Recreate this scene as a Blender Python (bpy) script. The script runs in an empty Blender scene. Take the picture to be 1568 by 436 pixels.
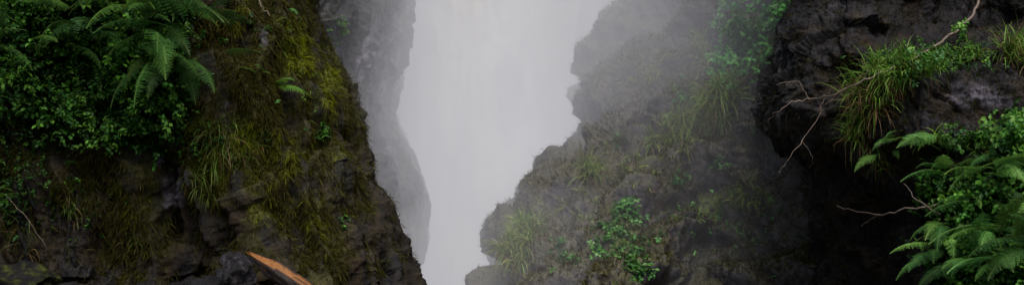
import bpy, math, numpy as np
from mathutils import Vector
from mathutils.bvhtree import BVHTree
rng=np.random.default_rng(7)
scene=bpy.context.scene
CAM=np.array([0,0,3.2]); K=36/38/1568
def W(u,v,d):
    u=np.asarray(u,float);v=np.asarray(v,float);d=np.asarray(d,float)
    return np.stack([(u-784)*K*d, d+0*u, CAM[2]-(v-218)*K*d],-1)
# ---------- noise ----------
_perm=np.random.default_rng(3).permutation(256); _perm=np.concatenate([_perm,_perm,_perm])
_g=np.random.default_rng(4).normal(size=(256,3)); _g/=np.linalg.norm(_g,axis=1)[:,None]
def _h(i,j,k): return _perm[_perm[_perm[i&255]+(j&255)]+(k&255)]
def perlin(p):
    f=np.floor(p).astype(int); r=p-f; s=r*r*r*(r*(r*6-15)+10); out=0
    for a in (0,1):
        for b in (0,1):
            for c in (0,1):
                g=_g[_h(f[:,0]+a,f[:,1]+b,f[:,2]+c)]
                d=g[:,0]*(r[:,0]-a)+g[:,1]*(r[:,1]-b)+g[:,2]*(r[:,2]-c)
                w=(s[:,0] if a else 1-s[:,0])*(s[:,1] if b else 1-s[:,1])*(s[:,2] if c else 1-s[:,2])
                out=out+w*d
    return out*1.6
def fbm(p,o=4,g=.5,ridge=False):
    a=1;t=0;n=0
    for i in range(o):
        q=perlin(p*2**i+i*17.3)
        if ridge:q=1-2*np.abs(q)
        t=t+a*q;n+=a;a*=g
    return t/n
def blocks(p,seed=0,tilt=.55):
    f=np.floor(p).astype(int);best=np.full(len(p),9.);val=np.zeros(len(p))
    for a in (-1,0,1):
        for b in (-1,0,1):
            for c in (-1,0,1):
                h=_h(f[:,0]+a+seed,f[:,1]+b,f[:,2]+c)
                off=_g[h]*.35+.5
                d=p-(f+[a,b,c]+off)
                dist=(d**2).sum(1)
                v=(h/255-.5)+ (d*_g[(h*7+13)&255]).sum(1)*tilt
                m=dist<best;best=np.where(m,dist,best);val=np.where(m,v,val)
    return val
def sstep(x,a,b):
    t=np.clip((x-a)/(b-a),0,1);return t*t*(3-2*t)
# ---------- mesh helpers ----------
def mesh_obj(name,V,F,mat,col=None,smooth=True,parent=None):
    V=np.asarray(V,np.float32);F=np.asarray(F,np.int32);n=F.shape[1]
    me=bpy.data.meshes.new(name);me.vertices.add(len(V));me.vertices.foreach_set('co',V.ravel())
    me.loops.add(F.size);me.loops.foreach_set('vertex_index',F.ravel())
    me.polygons.add(len(F));me.polygons.foreach_set('loop_start',np.arange(0,F.size,n,dtype=np.int32))
    me.polygons.foreach_set('loop_total',np.full(len(F),n,np.int32))
    me.polygons.foreach_set('use_smooth',np.full(len(F),smooth))
    me.update(calc_edges=True)
    if col is not None:
        at=me.color_attributes.new('Col','FLOAT_COLOR','POINT')
        c=np.ones((len(V),4),np.float32);c[:,:3]=col;at.data.foreach_set('color',c.ravel())
    me.materials.append(mat)
    o=bpy.data.objects.new(name,me);scene.collection.objects.link(o)
    if parent:o.parent=parent
    return o
def gridfaces(n,m):
    i=np.arange(n*m).reshape(n,m)
    return np.stack([i[:-1,:-1],i[:-1,1:],i[1:,1:],i[1:,:-1]],-1).reshape(-1,4)
def smooth_ax(A,k,ax):
    if k<2:return A
    ker=np.hanning(k+2)[1:-1];ker/=ker.sum();pad=[(0,0)]*A.ndim;pad[ax]=(k//2,k-1-k//2)
    B=np.pad(A,pad,mode='edge');return np.apply_along_axis(lambda r:np.convolve(r,ker,'valid'),ax,B)
def relief(rows,nc,nr,vis=(0,436),ks=(9,9)):
    vs=np.array([r[0] for r in rows],float);C=np.array([r[1] for r in rows],float)
    m1=int(nr*.13);m2=int(nr*.74)
    vv=np.concatenate([np.linspace(vs[0],vis[0]-30,m1,endpoint=False),np.linspace(vis[0]-30,vis[1]+30,m2,endpoint=False),np.linspace(vis[1]+30,vs[-1],nr-m1-m2)])
    G=np.zeros((nr,C.shape[1],2))
    for j in range(C.shape[1]):
        for k in (0,1):G[:,j,k]=np.interp(vv,vs,C[:,j,k])
    G=smooth_ax(G,ks[1],0)
    seg=np.sqrt(((np.diff(G,axis=1)*[1,60])**2).sum(-1)).mean(0);inframe=np.clip(seg,40,330)
    t=np.concatenate([[0],np.cumsum(inframe)]);tt=np.linspace(0,t[-1],nc)
    H=np.zeros((nr,nc,2))
    for i in range(nr):
        for k in (0,1):H[i,:,k]=np.interp(tt,t,G[i,:,k])
    H=smooth_ax(H,ks[0],1)
    P=W(H[...,0],vv[:,None]+0*H[...,0],H[...,1])
    return P,H[...,0],np.repeat(vv[:,None],nc,1)
def normals(P):
    a=np.gradient(P,axis=1);b=np.gradient(P,axis=0);n=np.cross(b,a)
    n/=np.linalg.norm(n,axis=-1)[...,None]+1e-9
    if n[...,1].mean()>0:n=-n
    return n
def bearing(P):
    d=P[...,1];return P[...,0]/(K*d)+784,218-(P[...,2]-CAM[2])/(K*d)
def blob(u,v,L):
    m=0
    for (a,b,ra,rb,s) in L:m=np.maximum(m,s*np.exp(-((u-a)/ra)**2-((v-b)/rb)**2))
    return m
def mixc(a,b,t):return a*(1-t[...,None])+b*t[...,None]
# ---------- materials ----------
def newmat(n):
    m=bpy.data.materials.new(n);m.use_nodes=True;nt=m.node_tree;nt.nodes.clear();return m,nt
def rock_mat(name,rough=(.35,.8),scale=6,bump=.5,spec=.5):
    m,nt=newmat(name);N=nt.nodes;L=nt.links
    out=N.new('ShaderNodeOutputMaterial');b=N.new('ShaderNodeBsdfPrincipled');L.new(b.outputs[0],out.inputs[0])
    at=N.new('ShaderNodeAttribute');at.attribute_name='Col'
    geo=N.new('ShaderNodeNewGeometry')
    n1=N.new('ShaderNodeTexNoise');n1.inputs['Scale'].default_value=scale*4;n1.inputs['Detail'].default_value=8;n1.inputs['Roughness'].default_value=.7
    n2=N.new('ShaderNodeTexNoise');n2.inputs['Scale'].default_value=scale*.35;n2.inputs['Detail'].default_value=5
    vo=N.new('ShaderNodeTexVoronoi');vo.inputs['Scale'].default_value=scale*1.5
    for x in (n1,n2,vo):L.new(geo.outputs['Position'],x.inputs['Vector'])
    mr=N.new('ShaderNodeMapRange');mr.inputs[1].default_value=.3;mr.inputs[2].default_value=.7;mr.inputs[3].default_value=.35;mr.inputs[4].default_value=1.8
    L.new(n1.outputs[0],mr.inputs[0])
    mx=N.new('ShaderNodeVectorMath');mx.operation='SCALE';L.new(at.outputs['Color'],mx.inputs[0]);L.new(mr.outputs[0],mx.inputs['Scale'])
    L.new(mx.outputs[0],b.inputs['Base Color'])
    rr=N.new('ShaderNodeMapRange');rr.inputs[1].default_value=.35;rr.inputs[2].default_value=.62;rr.inputs[3].default_value=rough[0];rr.inputs[4].default_value=rough[1]
    L.new(n2.outputs[0],rr.inputs[0]);L.new(rr.outputs[0],b.inputs['Roughness']);b.inputs['Specular IOR Level'].default_value=spec
    b1=N.new('ShaderNodeBump');b1.inputs['Strength'].default_value=bump;b1.inputs['Distance'].default_value=.03;L.new(n1.outputs[0],b1.inputs['Height'])
    b2=N.new('ShaderNodeBump');b2.inputs['Strength'].default_value=bump*.4;b2.inputs['Distance'].default_value=.04;L.new(vo.outputs['Distance'],b2.inputs['Height']);L.new(b1.outputs[0],b2.inputs['Normal'])
    L.new(b2.outputs[0],b.inputs['Normal']);return m
def leaf_mat(name,tr=.3,rough=.45,spec=.4):
    m,nt=newmat(name);N=nt.nodes;L=nt.links
    out=N.new('ShaderNodeOutputMaterial');b=N.new('ShaderNodeBsdfPrincipled');t=N.new('ShaderNodeBsdfTranslucent');mx=N.new('ShaderNodeMixShader')
    at=N.new('ShaderNodeAttribute');at.attribute_name='Col';L.new(at.outputs['Color'],b.inputs['Base Color']);L.new(at.outputs['Color'],t.inputs['Color'])
    b.inputs['Roughness'].default_value=rough;b.inputs['Specular IOR Level'].default_value=spec;mx.inputs[0].default_value=tr
    L.new(b.outputs[0],mx.inputs[1]);L.new(t.outputs[0],mx.inputs[2]);L.new(mx.outputs[0],out.inputs[0]);return m
M_moss=rock_mat('mossy_rock',(.4,.95),7,.8,.28)
M_rock=rock_mat('wet_rock',(.25,.8),6,.8,.42)
M_drock=rock_mat('dark_wet_rock',(.35,.9),7,.9,.26)
M_leaf=leaf_mat('leaf',.3,.45,.2);M_fern=leaf_mat('fern_leaf',.3,.55,.2);M_grass=leaf_mat('grass_blade',.3,.5,.25);M_mossf=leaf_mat('moss_strand',.2,.9,.05)
M_bark=rock_mat('bark',(.5,.8),18,.4,.3)
c=lambda *a:np.array(a,float)
GR=c(.026,.024,.028);PUR=c(.062,.055,.068);BRN=c(.020,.014,.007);DK=c(.005,.0045,.0045);OLV=c(.034,.036,.008);YG=c(.10,.13,.012);MG=c(.025,.055,.010);TAN=c(.070,.053,.030)
cliffs={}
def finish(name,P,mat,color,hide_uv=None):
    nr,nc=P.shape[:2];F=gridfaces(nr,nc)
    o=mesh_obj(name,P.reshape(-1,3),F,mat,color.reshape(-1,3))
    V=[Vector(x) for x in P.reshape(-1,3).tolist()]
    cliffs[name]=(BVHTree.FromPolygons(V,F.tolist()),P);return o
def displace(P,f):
    n=normals(P);q=P.reshape(-1,3);return P+n*f(q).reshape(P.shape[:2])[...,None]
# ===== mossy cliff (left) =====
ev=[(-600,400),(-150,430),(0,450),(50,462),(110,493),(180,524),(260,541),(330,569),(380,592),(436,612),(520,645),(750,720),(1000,760)]
rows=[]
for v,e in ev:
    fw=max(0,(v-430))/150.; fw=min(fw,2.2)
    rows.append((v,[(e-1200,8.2-fw*.4),(e-780,8.6-fw*.5),(e-540,9.0-fw*.8),(e-410,9.1-fw),(e-335,9.15-fw),(e-288,9.55-fw),(e-245,9.3-fw),(e-185,9.1-fw*.9),(e-100,9.4-fw*.6),(e-30,9.9-fw*.4),(e,10.6-fw*.2),(e-8,11.6),(e-120,13.5)]))
P,U,Vv=relief(rows,560,470,ks=(17,15))
def fA(q):
    x,y,z=q.T
    w=fbm(q*.9,3)
    s=x+.22*z+.25*w
    ribs=fbm(np.stack([s*2.6,y*1.5,z*.38],1),4,.5,True)
    rib2=fbm(np.stack([s*8,y*4,z*.9+5],1),3,.5,True)
    return .29*ribs+.09*rib2+.05*blocks(q*c(2.2,1.5,1.2)+w[:,None]*.9)+.17*fbm(q*2.3,5,.5)+.02*fbm(q*18,3)
P=displace(P,fA);U,Vv=bearing(P);q=P.reshape(-1,3)
n1=fbm(q*2.2,5).reshape(U.shape);n2=fbm(q*9+5,4).reshape(U.shape);n3=fbm(q*c(7,7,1.2)+9,4).reshape(U.shape)
col=mixc(DK*1.6,BRN,sstep(n3,-.3,.3))
mm=sstep(n1+.5*n2+.7*blob(U,Vv,[(430,150,130,300,1),(330,240,70,90,1),(120,100,200,150,.6),(180,330,150,80,.4)]),.0,.5)*sstep(n3,-.45,.05)
col=mixc(col,OLV,mm*.95)
yy=sstep(n2*.6+n1*.4+n3*.3+blob(U,Vv,[(372,215,34,32,.85),(325,258,36,40,.85),(455,75,40,55,.78),(440,235,60,50,.6),(500,140,22,70,.75),(300,190,60,40,.4),(370,30,22,90,.5),(405,300,60,70,.5),(480,320,60,70,.35),(200,300,120,60,.3),(520,230,18,60,.5)]),.33,.9)
col=mixc(col,YG*.8,yy)
rk=sstep(n1*.5+n2*.5+blob(U,Vv,[(268,285,26,55,1),(405,60,16,30,.8),(560,400,30,60,.5),(245,240,14,25,.8),(350,160,14,14,.7)]),.55,.8)
col=mixc(col,PUR*1.2,rk)
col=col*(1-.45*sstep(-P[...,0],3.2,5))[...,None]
mossA=np.clip(mm+yy-rk,0,1);yA=yy
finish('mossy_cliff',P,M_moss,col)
# ===== gorge wall behind (left) =====
ev=[(-600,640),(-200,635),(0,625),(60,620),(120,608),(180,600),(230,620),(290,645),(330,652),(370,645),(436,632),(600,640)]
rows=[(v,[(250,12.2),(400,12.4),(500,12.8),(e-70,13.8),(e-20,15.2),(e,16.5),(e-5,18.5),(e-20,26)]) for v,e in ev]
P,U,Vv=relief(rows,360,400,ks=(21,15))
def fB(q):
    x,y,z=q.T;w=fbm(q*.7,3);nr_=1-sstep(x,-2.6,-1.7)
    return .26*fbm(np.stack([(x+.3*z)*1.8,y*.8,z*.45],1),4,.5,True)*(.5+.5*nr_)+(.12*blocks(q*c(1.9,1.2,1.5)+w[:,None]*.9,3,.9)+.06*blocks(q*c(5,3,4)+w[:,None]*2,3,.9))*nr_+.16*fbm(q*2.4,5)+.03*fbm(q*14,3)
P=displace(P,fB);U,Vv=bearing(P);q=P.reshape(-1,3)
n1=fbm(q*1.8,4).reshape(U.shape);n2=fbm(q*7,4).reshape(U.shape)
col=mixc(DK*1.8,GR*.9,sstep(n1+n2*.5,-.4,.4));col=mixc(col,PUR*4,sstep(n2+.35*n1+.6*blob(U,Vv,[(500,100,25,50,1),(560,95,20,50,1),(540,130,60,30,.6)]),.55,.85))  # pale purple specks: wet highlights painted into the wall colour
col=mixc(col,OLV*.9,sstep(n1-n2*.3,.1,.6)*.6)
finish('gorge_wall',P,M_rock,col)
# ===== rock slope (right, misty) =====
ev=[(-600,975),(-200,965),(-40,951),(0,947),(35,940),(75,909),(110,886),(150,888),(185,893),(205,886),(235,858),(285,798),(330,788),(370,754),(436,746),(520,730),(750,700)]
rows=[]
for v,e in ev:
    t=np.clip(v/436,-.6,1.2);de=17.2-4.2*t
    rows.append((v,[(e+50,26),(e+10,de+2.2),(e,de),(e+22,de-.9),(1005+(e-850)*.35,de-1.9),(1090,14.3-2.2*t),(1190,12.9-1.6*t),(1260,12.2-1.2*t),(1500,11.6-.8*t)]))
P,U,Vv=relief(rows,600,500,ks=(13,7))
def fC(q):
    x,y,z=q.T;w=fbm(q*.55,4)
    t=(z-.75*x+.5*y*.2)*1.05+w*1.3
    fr=t-np.floor(t);terr=sstep(fr,0,.8)*(1-sstep(fr,.8,1))-.5
    t2=(z-.6*x)*2.6+w*3.0;fr2=t2-np.floor(t2);te2=sstep(fr2,0,.75)*(1-sstep(fr2,.75,1))-.5
    lm=sstep(fbm(q*.9+31,2),-.2,.3)
    return .48*terr*(.35+.65*lm)+.10*te2*lm+.06*blocks(q*c(1.1,1,1.5)+w[:,None],5)+.02*blocks(q*3.3+w[:,None],11)+.18*fbm(q*1.5,4)+.06*fbm(q*5,5)+.02*fbm(q*20,3)
P=displace(P,fC);U,Vv=bearing(P);q=P.reshape(-1,3)
n1=fbm(q*1.5,4).reshape(U.shape);n2=fbm(q*7,4).reshape(U.shape);n3=fbm(q*3+7,4).reshape(U.shape)
nz=normals(P)[...,2]
col=mixc(DK*3,GR*2.0,sstep(n1+n2*.6,-.4,.3));col=mixc(col,TAN*.9,sstep(n3,-.05,.5)*.6)
mC=sstep(nz+n1*.7+n2*.4,.0,.7)
col=mixc(col,OLV*1.4,mC*.6)
gC=sstep(n3*.7+n2*.5+blob(U,Vv,[(1060,190,50,30,.8),(1160,60,60,70,.7),(1110,310,70,30,.65),(800,380,40,50,.5),(950,350,50,60,.5),(1010,80,60,30,.4),(1000,230,50,20,.5)]),.36,.85)
col=mixc(col,MG*2+YG*.3,gC*.9)
col=mixc(col,PUR*1.7,sstep(n2*.7-n3*.3,.3,.6)*.7)
mossC=np.clip(mC*.5+gC,0,1);gCC=gC
finish('rock_slope',P,M_rock,col)
# ===== outcrop (right, near) =====
tab=[
(-600,1250,[11,10.4,10,9.8,9.8,9.6,9.5,9,8.5]),
(-60,1240,[10.8,10,9.7,9.8,9.9,9.9,9.6,9,8.5]),
(0,1232,[10.7,9.8,9.5,9.9,10.3,10.2,9.5,9,8.5]),
(50,1210,[10.6,9.6,9.3,9.7,10.1,9.7,9.2,8.8,8.3]),
(85,1198,[10.5,9.5,9.25,9.0,8.9,8.9,8.7,8.5,8.2]),
(130,1182,[10.5,9.4,9.3,8.75,8.6,8.6,8.5,8.3,8.1]),
(180,1180,[10.5,9.5,9.3,8.65,8.5,8.5,8.4,8.2,8.0]),
(215,1205,[10.6,9.6,9.1,8.65,8.4,8.3,8.2,8.1,7.9]),
(250,1245,[10.7,9.9,9.5,9.3,8.6,8.1,8.0,7.9,7.8]),
(330,1248,[10.7,10.0,9.8,9.6,8.6,7.9,7.8,7.7,7.7]),
(436,1255,[10.6,10.0,9.8,9.4,8.3,7.7,7.6,7.5,7.5]),
(560,1230,[10.3,9.4,9.0,8.4,7.8,7.3,7.2,7.1,7.0]),
(950,1150,[9.8,8.6,7.9,7.4,7.0,6.8,6.6,6.5,6.4])]
rows=[(v,list(zip([e+40,e-6,e,e+25,1300,1350,1420,1500,1568,1750,2200],[15,12.3]+d))) for v,e,d in tab]
P,U,Vv=relief(rows,480,470,ks=(11,9))
def fD(q):
    x,y,z=q.T;w=fbm(q*.9,4)
    return .12*blocks(q*c(1.5,1.2,1.9)+w[:,None]*.8,7)+.05*blocks(q*c(3.6,3,4.5)+w[:,None],2)+.20*fbm(q*2.0,5,.5)+.05*fbm(q*c(9,9,4),4,.5,True)+.014*fbm(q*24,2)
P=displace(P,fD);U,Vv=bearing(P);q=P.reshape(-1,3)
n1=fbm(q*2,4).reshape(U.shape);n2=fbm(q*9,4).reshape(U.shape);n3=fbm(q*4+7,4).reshape(U.shape)
col=mixc(DK*1.4,GR*.65,sstep(n1+n2*.5,-.2,.5));col=mixc(col,BRN*1.4,sstep(n3,.0,.5)*.7)
col=mixc(col,PUR*1.2,sstep(n2*.45+n3*.2+blob(U,Vv,[(1500,145,80,32,.75),(1285,15,40,20,.6),(1440,130,40,30,.4)])-blob(U,Vv,[(1430,20,90,45,.5),(1250,110,50,60,.2)]),.38,.85))
gD=sstep(n3*.6+n2*.4+blob(U,Vv,[(1450,85,60,18,.7),(1280,200,35,40,.35),(1230,90,30,80,.28),(1390,240,60,40,.45),(1300,100,40,60,.25),(1330,300,60,60,.2)]),.42,.9)
col=mixc(col,YG*.4,gD);mossD=gD
finish('rock_outcrop',P,M_drock,col)
# ===== back cliff + waterfall =====
xs=np.linspace(-16,18,200);zs=np.linspace(-1,14,120);X,Z=np.meshgrid(xs,zs);P=np.stack([X,26+0*X,Z],-1)
P=displace(P,lambda q:.9*fbm(q*.4,3)+.5*blocks(q*.7)+.2*fbm(q*2,4))
q=P.reshape(-1,3);col=mixc(DK*2,GR*1.5,sstep(fbm(q,3),-.3,.3).reshape(X.shape))
finish('background_cliff',P,M_rock,col)
xs=np.linspace(-3.9,4.6,420);zs=np.linspace(-.4,13,340);X,Z=np.meshgrid(xs,zs)
P=np.stack([X,24.2+.15*(13-Z)*-.12+0*X,Z],-1)
q=P.reshape(-1,3);w=fbm(q*c(.5,1,.3),2)
d=.6*fbm(np.stack([q[:,0]*1.1+w*.4,q[:,1],q[:,2]*.2],1),3)+.22*fbm(np.stack([q[:,0]*3.0+w,q[:,1],q[:,2]*.5],1),4)+.22*fbm(q*c(1.8,1,1.2),4)
d-=1.6*(np.abs((q[:,0]-.3)/4.2)**6)
P[...,1]-=d.reshape(X.shape)
streak=fbm(np.stack([q[:,0]*1.6+w,q[:,1]*0,q[:,2]*.25],1),3).reshape(X.shape)
billow=fbm(q*c(.8,.5,.6)+3,4).reshape(X.shape)
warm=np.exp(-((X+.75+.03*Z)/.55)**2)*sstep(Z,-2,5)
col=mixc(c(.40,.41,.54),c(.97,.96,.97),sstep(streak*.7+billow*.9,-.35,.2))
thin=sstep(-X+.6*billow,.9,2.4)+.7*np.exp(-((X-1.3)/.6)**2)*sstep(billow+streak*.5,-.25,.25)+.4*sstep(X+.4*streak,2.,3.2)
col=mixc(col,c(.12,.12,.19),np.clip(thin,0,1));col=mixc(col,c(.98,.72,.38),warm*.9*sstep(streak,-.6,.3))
m,nt=newmat('falling_water');N=nt.nodes;out=N.new('ShaderNodeOutputMaterial');b=N.new('ShaderNodeBsdfPrincipled');at=N.new('ShaderNodeAttribute');at.attribute_name='Col'
nt.links.new(at.outputs['Color'],b.inputs['Base Color']);nt.links.new(b.outputs[0],out.inputs[0]);b.inputs['Roughness'].default_value=.6
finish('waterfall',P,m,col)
# ===== ground, stream =====
g=np.linspace(-1,1,220);g=np.sign(g)*(np.abs(g)**3)*400;X,Y=np.meshgrid(g,g);P=np.stack([X,Y+12,0*X],-1);q=P.reshape(-1,3)
near=np.exp(-(X/30)**2-((Y)/30)**2);gz=(.22*fbm(q*.8,3)+.12*blocks(q*1.1+.5)).reshape(X.shape)*near
P[...,2]=gz-.1-.5*np.exp(-((X+.5)/2.2)**2)*near
col=mixc(GR*2,OLV*1.5,sstep(fbm(q*.5,3),-.2,.3).reshape(X.shape))
finish('ground',P[::-1],M_rock,col)
m,nt=newmat('stream_water');N=nt.nodes;out=N.new('ShaderNodeOutputMaterial');b=N.new('ShaderNodeBsdfPrincipled');nt.links.new(b.outputs[0],out.inputs[0])
b.inputs['Base Color'].default_value=(.25,.24,.22,1);b.inputs['Roughness'].default_value=.15
no=N.new('ShaderNodeTexNoise');no.inputs['Scale'].default_value=3;no.inputs['Detail'].default_value=5;bu=N.new('ShaderNodeBump');bu.inputs['Strength'].default_value=.6;nt.links.new(no.outputs[0],bu.inputs['Height']);nt.links.new(bu.outputs[0],b.inputs['Normal'])
X,Y=np.meshgrid(np.linspace(-4,3,60),np.linspace(-10,24.5,140));P=np.stack([X,Y,-.16+.03*fbm(np.stack([X.ravel(),Y.ravel(),0*X.ravel()],1)*2,3).reshape(X.shape)],-1)
mesh_obj('stream',P.reshape(-1,3),gridfaces(140,60),m)
# ---------- vegetation ----------
def hit(u,v,name):
    d=W(u,v,1.)-CAM;d/=np.linalg.norm(d)
    r=cliffs[name][0].ray_cast(Vector(CAM),Vector(d))
    if r[0] is None:return None,None
    n=np.array(r[1]);p=np.array(r[0])
    if n@d>0:n=-n
    return p,n
class MB:
    def __init__(s):s.V=[];s.F=[];s.C=[];s.n=0
    def add(s,V,F,C):
        V=V.reshape(-1,3);s.V.append(V);s.F.append(F+s.n);s.C.append(np.broadcast_to(C,V.shape) if np.ndim(C)==1 else C);s.n+=len(V)
    def obj(s,name,mat,smooth=False,parent=None):
        return mesh_obj(name,np.concatenate(s.V),np.concatenate(s.F),mat,np.concatenate(s.C),smooth,parent)
def nrm(a):return a/(np.linalg.norm(a,axis=-1,keepdims=True)+1e-9)
def leaves(mb,P,D,N,L,Wd,C,fold=.25):
    D=nrm(D);S=nrm(np.cross(D,N));N=np.cross(S,D);L=L[:,None];Wd=Wd[:,None]
    b=P;t=P+D*L-N*L*.12;m1=P+D*L*.42;l=m1+S*Wd+N*Wd*fold;r=m1-S*Wd+N*Wd*fold
    l2=P+D*L*.75+S*Wd*.62+N*Wd*fold*.3;r2=P+D*L*.75-S*Wd*.62+N*Wd*fold*.3
    V=np.stack([b,l,l2,t,r2,r,m1],1);k=len(P)
    F=np.array([[0,6,2,1],[0,5,4,6],[6,4,3,2]])
    Fa=(F[None]+np.arange(k)[:,None,None]*7).reshape(-1,4)
    mb.add(V,Fa,np.repeat(C,7,axis=0))
GL=[c(.035,.12,.018),c(.05,.15,.022),c(.022,.08,.014),c(.07,.175,.027),c(.03,.095,.027)]
def greens(k,base=None,var=.35):
    B=np.array(base if base is not None else GL);C=B[rng.integers(0,len(B),k)]
    return C*np.exp(rng.normal(0,var,k))[:,None]
def leafy(name,cl,regs,count,size=(.03,.055),off=.22,base=None,gain=1.):
    mb=MB();Ps=[];Ns=[]
    tot=sum(r[4] for r in regs)
    for (a,b,ra,rb,s) in regs:
        for i in range(int(count*s/tot)):
            u=a+rng.normal()*ra*.55;v=b+rng.normal()*rb*.55
            p,n=hit(u,v,cl)
            if p is None:continue
            Ps.append(p);Ns.append(n)
    if not Ps:return
    Ps=np.array(Ps);Ns=np.array(Ns);k=len(Ps)
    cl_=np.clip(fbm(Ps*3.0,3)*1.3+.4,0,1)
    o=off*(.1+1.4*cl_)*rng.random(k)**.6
    out=nrm(Ns*.5+c(0,-.6,.25));P=Ps+out*o[:,None]
    st=nrm(out*.6+rng.normal(0,.5,(k,3))+c(0,0,.1))
    side=nrm(np.cross(st,rng.normal(0,1,(k,3))))
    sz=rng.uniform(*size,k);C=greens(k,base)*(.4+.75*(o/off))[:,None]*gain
    for j,(a,f) in enumerate([(0,.0),(1,.15),(-1,.15),(1,.9),(-1,.9)]):
        d=nrm(st*(.8 if a==0 else .25)+side*a*.9+c(0,0,-.25)+rng.normal(0,.2,(k,3)))
        nn=nrm(c(0,-.55,.75)+rng.normal(0,.4,(k,3)))
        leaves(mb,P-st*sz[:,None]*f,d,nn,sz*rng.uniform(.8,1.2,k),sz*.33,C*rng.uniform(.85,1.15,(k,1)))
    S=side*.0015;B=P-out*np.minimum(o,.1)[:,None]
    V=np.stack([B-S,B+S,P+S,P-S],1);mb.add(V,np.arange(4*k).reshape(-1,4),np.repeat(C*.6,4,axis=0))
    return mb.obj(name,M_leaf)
def frond(mb,p,d0,L,grav=1.3,col=None,w0=.26,np_=26):
    T=24;pts=[p];d=nrm(np.array(d0));dirs=[d]
    for i in range(T):
        d=nrm(d+c(0,0,-1)*grav/T*(.3+1.2*i/T));dirs.append(d);pts.append(pts[-1]+d*L/T)
    pts=np.array(pts);dirs=np.array(dirs);side=nrm(np.cross(dirs,c(0,0,1)+.001));rollv=rng.normal(0,.45)
    up=np.cross(side,dirs);side=nrm(side*math.cos(rollv)+up*math.sin(rollv));up=np.cross(side,dirs)
    tt=np.linspace(.14,.985,np_);ii=tt*T;i0=ii.astype(int);f=(ii-i0)[:,None];i1=np.minimum(i0+1,T)
    lp=lambda A:A[i0]*(1-f)+A[i1]*f
    B=lp(pts);Dd=lp(dirs);S=lp(side);Up=lp(up)
    wl=w0*L*np.minimum((tt/.32)**.7,((1-tt)/.68)**.85+.03)*rng.uniform(.85,1.1,np_)
    for sg in (1,-1):
        ax=nrm(S*sg+Dd*.38-Up*.18+rng.normal(0,.07,S.shape))
        m=7;s=np.linspace(.06,.97,m);ln=wl[:,None]*s[None]
        drop=-.25*wl[:,None]*s[None]**2
        C0=B[:,None]+ax[:,None]*ln[...,None]+Up[:,None]*drop[...,None]
        pl=(wl*.17)[:,None]*(1.05-s[None])**.6+.0015
        for g2 in (1,-1):
            dd=nrm(Dd*g2*.9+ax*.55)[:,None]+np.zeros_like(C0)
            tip=C0+dd*pl[...,None];hw=(wl/m*.38)[:,None]+0*s[None]
            a=C0-ax[:,None]*hw[...,None];b=C0+ax[:,None]*hw[...,None]
            t1=tip+ax[:,None]*hw[...,None]*.5;t0=tip-ax[:,None]*hw[...,None]*.35
            V=np.stack([a,b,t1,t0],2).reshape(-1,3);k=len(V)//4
            cc=col*rng.uniform(.75,1.25,(k,1));mb.add(V,np.arange(4*k).reshape(-1,4),np.repeat(cc,4,axis=0))
    r=.004*L/.5
    for ax in (side,up):
        V=np.stack([pts[:-1]-ax[:-1]*r,pts[:-1]+ax[:-1]*r,pts[1:]+ax[1:]*r*.8,pts[1:]-ax[1:]*r*.8],1)
        mb.add(V,np.arange(4*T).reshape(-1,4),col*.8+c(.02,.01,0))
FG=[c(.06,.165,.04),c(.045,.135,.038),c(.08,.185,.042)]
def fern(u,v,cl,n,L,grav=1.3,spread=1.,lift=.5,base=None,off=.06,bias=0,w0=.215,gain=1.,scat=.035):
    p,nn=hit(u,v,cl)
    if p is None:return
    mb=MB();out=nrm(nn*c(1,1,.3)*.35+c(0,-.7,0));p=p+out*off
    for i in range(n):
        a=(i+.5)/n*2-1+rng.normal(0,.2)
        s=c(1,0,0)*(a*spread+bias)
        d=out*rng.uniform(.2,.8)+s*1.1+c(0,0,lift*(1.2-abs(a)*.6)*rng.uniform(.4,1.5))
        C=(base if base is not None else FG[rng.integers(3)])*np.exp(rng.normal(0,.3))*gain
        frond(mb,p+rng.normal(0,scat,3),d,L*rng.uniform(.55,1.2),grav*rng.uniform(.6,1.5),C,w0)
    q0=p-out*(off+.03);S=c(.008,0,0);V=np.stack([q0-S,q0+S,p+S*.6,p-S*.6])[None];mb.add(V,np.arange(4).reshape(1,4),c(.03,.025,.01))
    return mb.obj('fern',M_fern)
def blades(mb,P,D,L,Wd,C,grav,seg=5):
    k=len(P);d=nrm(D);s=nrm(np.cross(d,rng.normal(0,1,(k,3))));p=P.copy();R=[]
    for i in range(seg+1):
        w=Wd*(1-(i/seg)**1.6)+.0004
        R.append(np.stack([p-s*w[:,None],p+s*w[:,None]],1))
        p=p+d*(L/seg)[:,None];d=nrm(d+c(0,0,-1)*(grav/seg*(.4+i*.5))[:,None])
    V=np.stack(R,1)
    f=np.array([[2*i,2*i+1,2*i+3,2*i+2] for i in range(seg)]);n=2*(seg+1)
    F=(f[None]+np.arange(k)[:,None,None]*n).reshape(-1,4)
    Cv=np.repeat(C,n,axis=0).reshape(k,seg+1,2,3)*(np.linspace(.7,1.15,seg+1)[None,:,None,None])
    mb.add(V,F,Cv.reshape(-1,3))
GG=[c(.10,.19,.035),c(.07,.15,.03),c(.14,.2,.05),c(.13,.12,.05)]
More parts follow.
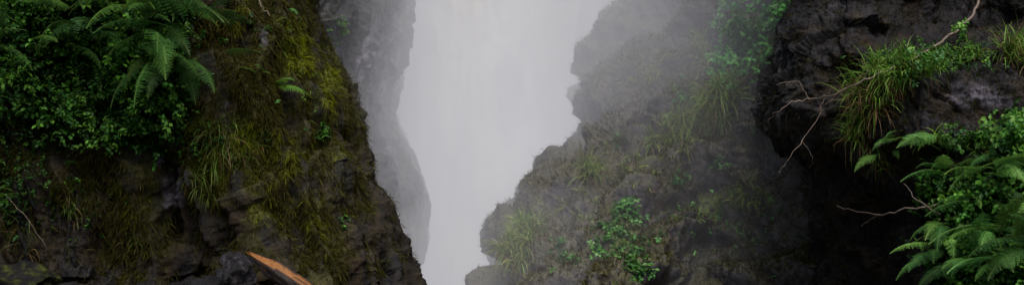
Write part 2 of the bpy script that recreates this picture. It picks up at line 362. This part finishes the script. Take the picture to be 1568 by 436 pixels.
def grass(name,cl,u,v,ru,rv,n,L,w=.0035,grav=1.2,tufts=6,base=None,dead=.15,lift=.7):
    mb=MB();
    for t in range(tufts):
        p,nn=hit(u+rng.normal()*ru*.6,v+rng.normal()*rv*.6,cl)
        if p is None:continue
        k=max(4,n//tufts);o=nrm(nn*.4+c(0,-.5,.1))
        D=o*.5+c(0,0,lift)+rng.normal(0,.42,(k,3));C=greens(k,base or GG,.25)
        dm=rng.random(k)<dead;C[dm]=c(.16,.11,.05)*rng.uniform(.6,1.2,(dm.sum(),1));D[dm,2]-=.6
        blades(mb,p+rng.normal(0,.02,(k,3)),D,L*rng.uniform(.5,1.2,k),w*rng.uniform(.6,1.3,k),C,grav*rng.uniform(.5,1.6,k))
    if mb.V:return mb.obj(name,M_grass)
def fuzz(name,cl,mask,yel,lim,n,ln,wd,cA,cB,brown=.25,up=-.5):
    PA=cliffs[cl][1];pf=PA.reshape(-1,3);nf=normals(PA).reshape(-1,3);ub,vb=bearing(pf)
    ww=(mask.ravel()**1.2+.04)*(ub>lim[0])*(ub<lim[1])*(vb>-60)*(vb<500);ww/=ww.sum()
    ids=rng.choice(len(pf),n,p=ww);mb=MB();yv=yel.ravel()[ids][:,None]
    C=cA*(1-yv)+cB*yv;C=C*np.exp(rng.normal(0,.35,(n,1)));br=rng.random(n)<brown;C[br]=TAN*.7*rng.uniform(.5,1.3,(br.sum(),1))
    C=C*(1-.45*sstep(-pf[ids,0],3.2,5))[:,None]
    blades(mb,pf[ids]+rng.normal(0,.008,(n,3)),nf[ids]*.6+rng.normal(0,.3,(n,3))+c(0,0,up),rng.uniform(*ln,n),rng.uniform(*wd,n),C,rng.uniform(1,3,n),3)
    mb.obj(name,M_mossf)
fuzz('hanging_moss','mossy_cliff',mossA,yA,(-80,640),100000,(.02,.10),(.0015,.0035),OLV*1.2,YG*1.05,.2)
fuzz('moss','rock_slope',mossC,gCC,(700,1300),45000,(.03,.10),(.003,.006),OLV*1.6,MG*2+YG*.4,.25,.2)
fuzz('moss','rock_outcrop',mossD,mossD,(1150,1650),22000,(.02,.07),(.0015,.003),OLV*.9,MG+YG*.3,.3,0)
leafy('leafy_shrub','mossy_cliff',[(110,30,90,50,2.2),(60,120,70,60,1.2),(190,130,70,60,2.2),(160,190,70,30,.9),(20,40,40,60,.8),(250,60,50,70,1),(210,210,50,25,.4),(250,150,40,40,.6)],6800,(.026,.05),.42,None,1.1)
leafy('leafy_shrub','mossy_cliff',[(20,200,40,90,.5),(70,290,90,60,.3),(15,310,15,40,.3),(290,220,50,30,.4),(40,250,30,40,.2)],520,(.018,.03),.1,None,.8)
leafy('creeping_plant','mossy_cliff',[(405,212,10,8,1),(495,205,20,14,1.4),(395,40,20,40,.6),(528,340,6,12,.4),(110,330,90,50,.6),(470,150,40,40,.5)],140,(.02,.032),.08)
for a in [(225,0,9,.75,1.2,.9,.6,.2),(265,30,9,.62,1.5,.8,.4,.3),(250,75,9,.6,1.8,.7,.1,.2),(300,40,6,.5,1.0,.6,.6,.7),(280,95,7,.5,2.0,.5,-.1,.2),(190,30,6,.6,1.5,1,.3,0),(150,70,5,.5,1.6,1,.2,0),(120,15,5,.6,1.2,1,.4,0),(35,60,5,.55,1.4,1,.3,-.3),(15,80,4,.5,1.4,1,.3,0),(60,0,5,.55,1.3,1,.3,0),(290,-5,5,.5,1.0,.8,.3,.5)]:
    fern(a[0],a[1],'mossy_cliff',a[2],a[3],a[4],a[5],a[6],off=.40,bias=a[7],gain=.85,scat=.08)
fern(425,130,'mossy_cliff',5,.34,1.5,.8,.3,c(.08,.20,.03),bias=.5,off=.1);fern(405,112,'mossy_cliff',3,.22,1.2,.8,.3,c(.08,.18,.03))
fern(440,15,'mossy_cliff',2,.22,1.5,.8,.2)
for (u,v,ru,rv,n,L) in [(330,230,20,30,260,.22),(310,270,20,20,200,.2),(360,240,20,20,120,.16),(110,320,12,20,60,.16),(205,375,10,10,40,.14),(250,205,30,10,80,.2),(440,60,20,30,140,.12),(30,330,20,30,30,.3),(480,120,10,40,80,.1)]:
    grass('grass_tuft','mossy_cliff',u,v,ru,rv,n,L,.0028,1.8,8,[c(.09,.16,.03),c(.06,.11,.02)],.15,.2)
leafy('creeping_plant','gorge_wall',[(516,48,12,22,1)],40,(.03,.05),.2)
SG=[c(.06,.20,.05),c(.045,.16,.04),c(.09,.24,.06)]
leafy('leafy_shrub','rock_slope',[(1195,25,35,35,2),(1150,70,32,35,2),(1115,105,22,30,1.2),(1125,50,25,25,.7),(1205,60,20,40,.6),(1120,15,14,10,.2)],800,(.045,.07),.3,SG,1.5)
leafy('leafy_shrub','rock_slope',[(955,320,22,14,1),(935,350,22,16,1),(965,375,30,22,1.2),(975,410,20,18,.8),(915,385,12,14,.4)],200,(.033,.055),.12,SG,1.1)
leafy('creeping_plant','rock_slope',[(855,385,12,16,1),(878,398,8,8,.3),(860,372,10,6,.5)],40,(.03,.045),.1,SG)
leafy('creeping_plant','rock_slope',[(1048,145,12,20,1),(1040,275,14,14,.8),(945,220,14,14,.5),(1100,250,20,14,.5),(1160,350,50,40,.8),(1170,180,20,20,.5),(1020,330,60,40,.5),(1100,350,90,50,1)],220,(.025,.045),.1,SG)
CG=[c(.18,.30,.06),c(.13,.24,.045),c(.22,.25,.08)]
for (u,v,ru,rv,n,L,t) in [(1095,165,26,22,620,.42,12),(1050,195,26,14,560,.40,10),(1075,85,16,20,280,.4,6),(1120,135,20,14,240,.35,6),(795,350,18,16,360,.36,8),(790,385,16,22,320,.36,8),(905,262,14,14,170,.35,5),(1130,300,26,14,150,.16,8),(1090,335,26,10,130,.14,8),(1155,300,16,18,100,.14,6),(1000,120,40,20,200,.16,12),(1010,220,30,20,240,.3,10),(960,280,50,30,160,.12,12),(870,310,40,30,120,.12,10)]:
    grass('grass_tuft','rock_slope',u,v,ru,rv,n,L,.006,1.6,t,CG,.15,.4)
for (u,v,ru,rv,n,L,t,dd) in [(1355,118,30,16,460,.28,12,.1),(1340,155,22,16,320,.34,7,.6),(1390,112,30,12,300,.26,9,.1),(1325,195,16,16,280,.30,6,.25),(1310,215,12,12,160,.26,4,.2),(1430,105,24,8,200,.2,6,.05),(1485,85,12,8,110,.24,3,.1),(1550,85,16,10,260,.32,4,.3),(1568,100,14,18,200,.34,4,.3),(1500,225,40,12,160,.2,6,.1),(1345,240,14,20,120,.28,4,.3)]:
    grass('grass_tuft','rock_outcrop',u,v,ru,rv,n,L,.0042,1.6,t,[c(.12,.24,.04),c(.08,.19,.03),c(.15,.28,.06)],dd,.6)
leafy('leafy_shrub','rock_outcrop',[(1450,95,60,14,1),(1500,215,50,14,1),(1370,105,50,20,1.2),(1560,190,20,30,.7),(1470,60,10,10,.2)],700,(.022,.042),.18)
leafy('leafy_shrub','rock_outcrop',[(1510,330,55,50,2),(1540,250,40,40,1.4),(1480,400,55,40,1.8),(1440,300,30,40,.8),(1560,400,40,40,1.4),(1500,430,60,20,1.2)],3000,(.026,.05),.36,None,1.0)
for a in [(1375,205,6,.38,1.3,.9,.2,-.2),(1420,215,6,.40,1.3,.9,.2,.1),(1350,225,3,.28,1.5,.7,0,-.2),(1445,265,7,.45,1.3,1,.3,-.2),(1500,262,7,.5,1.2,1,.3,.1),(1550,300,7,.45,1.3,1,.3,0),(1475,300,6,.45,1.4,1,.2,-.1),(1435,350,7,.42,1.3,1,.2,-.3),(1430,385,6,.4,1.3,.9,.2,-.3),(1465,390,6,.45,1.3,1,.2,-.2),(1530,350,7,.5,1.3,1,.3,0),(1500,400,7,.45,1.3,1,.3,0),(1560,215,6,.42,1.3,1,.3,0),(1568,370,6,.5,1.3,1,.3,0),(1520,240,5,.4,1.3,1,.3,0)]:
    fern(a[0],a[1],'rock_outcrop',a[2],a[3],a[4],a[5],a[6],off=.36 if a[1]>240 else .15,bias=a[7],gain=1.2,w0=.19)
# ---------- branches ----------
def tube(mb,pts,r,C,seg=7,jit=.15):
    pts=np.array(pts,float);k=len(pts);t=nrm(np.gradient(pts,axis=0));a=nrm(np.cross(t,c(.1,.9,.3)));b=np.cross(t,a)
    th=np.linspace(0,2*math.pi,seg,endpoint=False);r=np.broadcast_to(r,(k,))
    rr=r[:,None]*(1+jit*rng.normal(0,1,(k,seg)))
    V=pts[:,None]+a[:,None]*(np.cos(th)*rr)[...,None]+b[:,None]*(np.sin(th)*rr)[...,None]
    i=np.arange(k*seg).reshape(k,seg);F=np.stack([i[:-1],np.roll(i,-1,1)[:-1],np.roll(i,-1,1)[1:],i[1:]],-1).reshape(-1,4)
    mb.add(V,F,np.array(C)*1.)
    return V
def path(uv,cl,off,nsub=5):
    uv=np.array(uv,float);t=np.linspace(0,len(uv)-1,(len(uv)-1)*nsub+1);us=np.interp(t,np.arange(len(uv)),uv[:,0]);vs=np.interp(t,np.arange(len(uv)),uv[:,1])
    ds=[]
    for a,b in zip(us,vs):
        p,_=hit(a,b,cl);ds.append(9 if p is None else p[1])
    ds=np.array(ds)
    m=np.array([ds[max(0,i-6):i+7].min() for i in range(len(ds))])-off
    ds=np.convolve(np.pad(m,4,mode='edge'),np.ones(9)/9,'valid')
    P=W(us,vs,ds);P+=rng.normal(0,.005,P.shape);return P
TW=c(.13,.10,.08)
def branch(cl,lst,off=.12):
    mb=MB()
    for uv,r0,r1 in lst:
        p=path(uv,cl,off);tube(mb,p,np.linspace(r0,r1,len(p)),TW,6)
    mb.obj('bare_branch',M_bark,True)
branch('rock_outcrop',[([(1500,2),(1488,24),(1462,50),(1425,74),(1395,92),(1350,112),(1318,126),(1275,146),(1240,152),(1212,156),(1190,172),(1176,186)],.012,.004),([(1318,126),(1330,108),(1322,98)],.005,.002),([(1240,152),(1222,124),(1190,128)],.004,.002),([(1262,150),(1250,185),(1228,215),(1205,245),(1192,265)],.003,.002),([(1228,215),(1245,240),(1240,260)],.003,.0015)],.12)
branch('rock_outcrop',[([(1282,314),(1312,324),(1345,328),(1385,320),(1432,314)],.003,.008),([(1345,328),(1318,345)],.003,.0015),([(1385,280),(1402,305),(1440,330)],.003,.006)],.5)
branch('mossy_cliff',[([(395,0),(402,14),(414,24)],.008,.004),([(10,300),(38,330),(70,375)],.003,.002)],.05)
# ---------- log and boulders ----------
def boulder(name,ctr,s,seed,cA,cB):
    n,m=70,110;th=np.linspace(.001,math.pi-.001,n);ph=np.linspace(0,2*math.pi,m);T,Ph=np.meshgrid(th,ph,indexing='ij')
    D=np.stack([np.sin(T)*np.cos(Ph),np.sin(T)*np.sin(Ph),np.cos(T)],-1);q=D.reshape(-1,3)
    r=1+.35*blocks(q*1.3+seed,seed)+.2*fbm(q*2+seed,4)+.04*fbm(q*9,3)
    P=ctr+D*r.reshape(n,m)[...,None]*np.array(s);cn=fbm(q*3+seed,4).reshape(n,m)
    mesh_obj(name,P.reshape(-1,3),gridfaces(n,m)[:,::-1],M_drock,mixc(cA,cB,sstep(cn,-.1,.4)).reshape(-1,3))
boulder('wet_boulder',W(362,434,7.9),(.14,.22,.22),3,DK*1.5,PUR*.6)
boulder('wet_boulder',W(300,474,7.7),(.3,.3,.2),8,DK,GR*.4)
boulder('mossy_boulder',W(20,442,7.3),(.28,.3,.15),5,DK,YG*.4)
boulder('mossy_boulder',W(120,477,7.4),(.35,.3,.18),11,DK,OLV)
mb=MB();a=W(390,396,7.45);b=W(560,510,7.15);k=60;t=np.linspace(0,1,k)[:,None];pts=a*(1-t)+b*t
seg=36;tn=nrm(b-a);s1=nrm(np.cross(tn,c(0,1,0)));s2=np.cross(tn,s1);th=np.linspace(0,2*math.pi,seg,endpoint=False)
if s1[2]<0:s1=-s1
gro=fbm(np.stack([np.cos(th)*2.5+0*t,np.sin(th)*2.5+0*t,t*1.5+0*th],-1).reshape(-1,3)*1.6,4).reshape(k,seg)
R=.066*(1+.25*np.sin(th*1.0+1)[None]+.45*gro)*np.minimum(1,.3+4*t)
jag=(rng.random(seg)-.3)*.13
V=pts[:,None]+s1*(np.cos(th)*R)[...,None]+s2*(np.sin(th)*R)[...,None]-tn*(jag[None,:,None]*np.clip(1-t*7,0,1)[:,:,None])
i=np.arange(k*seg).reshape(k,seg);F=np.stack([i[:-1],np.roll(i,-1,1)[:-1],np.roll(i,-1,1)[1:],i[1:]],-1).reshape(-1,4)
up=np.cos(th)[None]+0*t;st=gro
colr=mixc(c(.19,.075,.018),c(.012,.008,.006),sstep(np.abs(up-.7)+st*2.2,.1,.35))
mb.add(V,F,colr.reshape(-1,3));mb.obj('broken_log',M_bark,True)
# ---------- mist : nested homogeneous banks of spray, denser towards the fall ----------
mist=bpy.data.objects.new('mist',None);scene.collection.objects.link(mist)
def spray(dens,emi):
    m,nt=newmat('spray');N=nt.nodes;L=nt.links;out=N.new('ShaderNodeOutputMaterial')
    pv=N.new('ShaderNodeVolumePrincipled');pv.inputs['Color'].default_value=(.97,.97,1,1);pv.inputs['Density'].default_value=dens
    pv.inputs['Emission Strength'].default_value=dens*emi;pv.inputs['Emission Color'].default_value=(.87,.87,1,1);L.new(pv.outputs[0],out.inputs['Volume']);return m  # emission added to stand in for light bouncing inside the mist
# (centre xyz, radii xyz, density, added glow)
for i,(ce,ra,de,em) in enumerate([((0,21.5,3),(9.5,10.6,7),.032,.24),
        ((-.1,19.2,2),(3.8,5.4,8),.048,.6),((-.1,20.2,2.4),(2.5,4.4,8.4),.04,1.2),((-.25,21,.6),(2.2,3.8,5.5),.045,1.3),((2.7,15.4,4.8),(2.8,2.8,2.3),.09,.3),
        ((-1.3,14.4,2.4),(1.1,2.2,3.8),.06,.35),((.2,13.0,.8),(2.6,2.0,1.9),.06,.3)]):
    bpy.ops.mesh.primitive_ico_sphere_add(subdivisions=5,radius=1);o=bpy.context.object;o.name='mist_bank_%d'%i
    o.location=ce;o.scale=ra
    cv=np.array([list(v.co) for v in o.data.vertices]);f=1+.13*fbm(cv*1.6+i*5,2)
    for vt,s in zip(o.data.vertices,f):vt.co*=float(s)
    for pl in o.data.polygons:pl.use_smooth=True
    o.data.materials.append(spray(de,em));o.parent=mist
# ---------- light ----------
el,az=math.radians(58),math.radians(165)
w=bpy.data.worlds.new('World');scene.world=w;w.use_nodes=True;nt=w.node_tree;bg=nt.nodes['Background'];sk=nt.nodes.new('ShaderNodeTexSky');sk.sky_type='NISHITA';sk.sun_disc=False
sk.sun_elevation=el;sk.sun_rotation=az;sk.dust_density=4;sk.air_density=1.0;nt.links.new(sk.outputs[0],bg.inputs[0]);bg.inputs[1].default_value=.15
sd=bpy.data.lights.new('sun','SUN');sd.energy=3.7;sd.angle=math.radians(40);sd.color=(1,.96,.93);so=bpy.data.objects.new('sun',sd);scene.collection.objects.link(so)
dv=Vector((math.sin(az)*math.cos(el),math.cos(az)*math.cos(el),math.sin(el)));so.rotation_euler=dv.to_track_quat('Z','Y').to_euler()
# ---------- camera ----------
cd=bpy.data.cameras.new('camera');cd.lens=38;cd.sensor_width=36;cd.clip_end=2000;co=bpy.data.objects.new('camera',cd);scene.collection.objects.link(co)
cd.dof.use_dof=True;cd.dof.focus_distance=9.2;cd.dof.aperture_fstop=1.4
co.location=CAM;co.rotation_euler=(math.pi/2,0,0);scene.camera=co
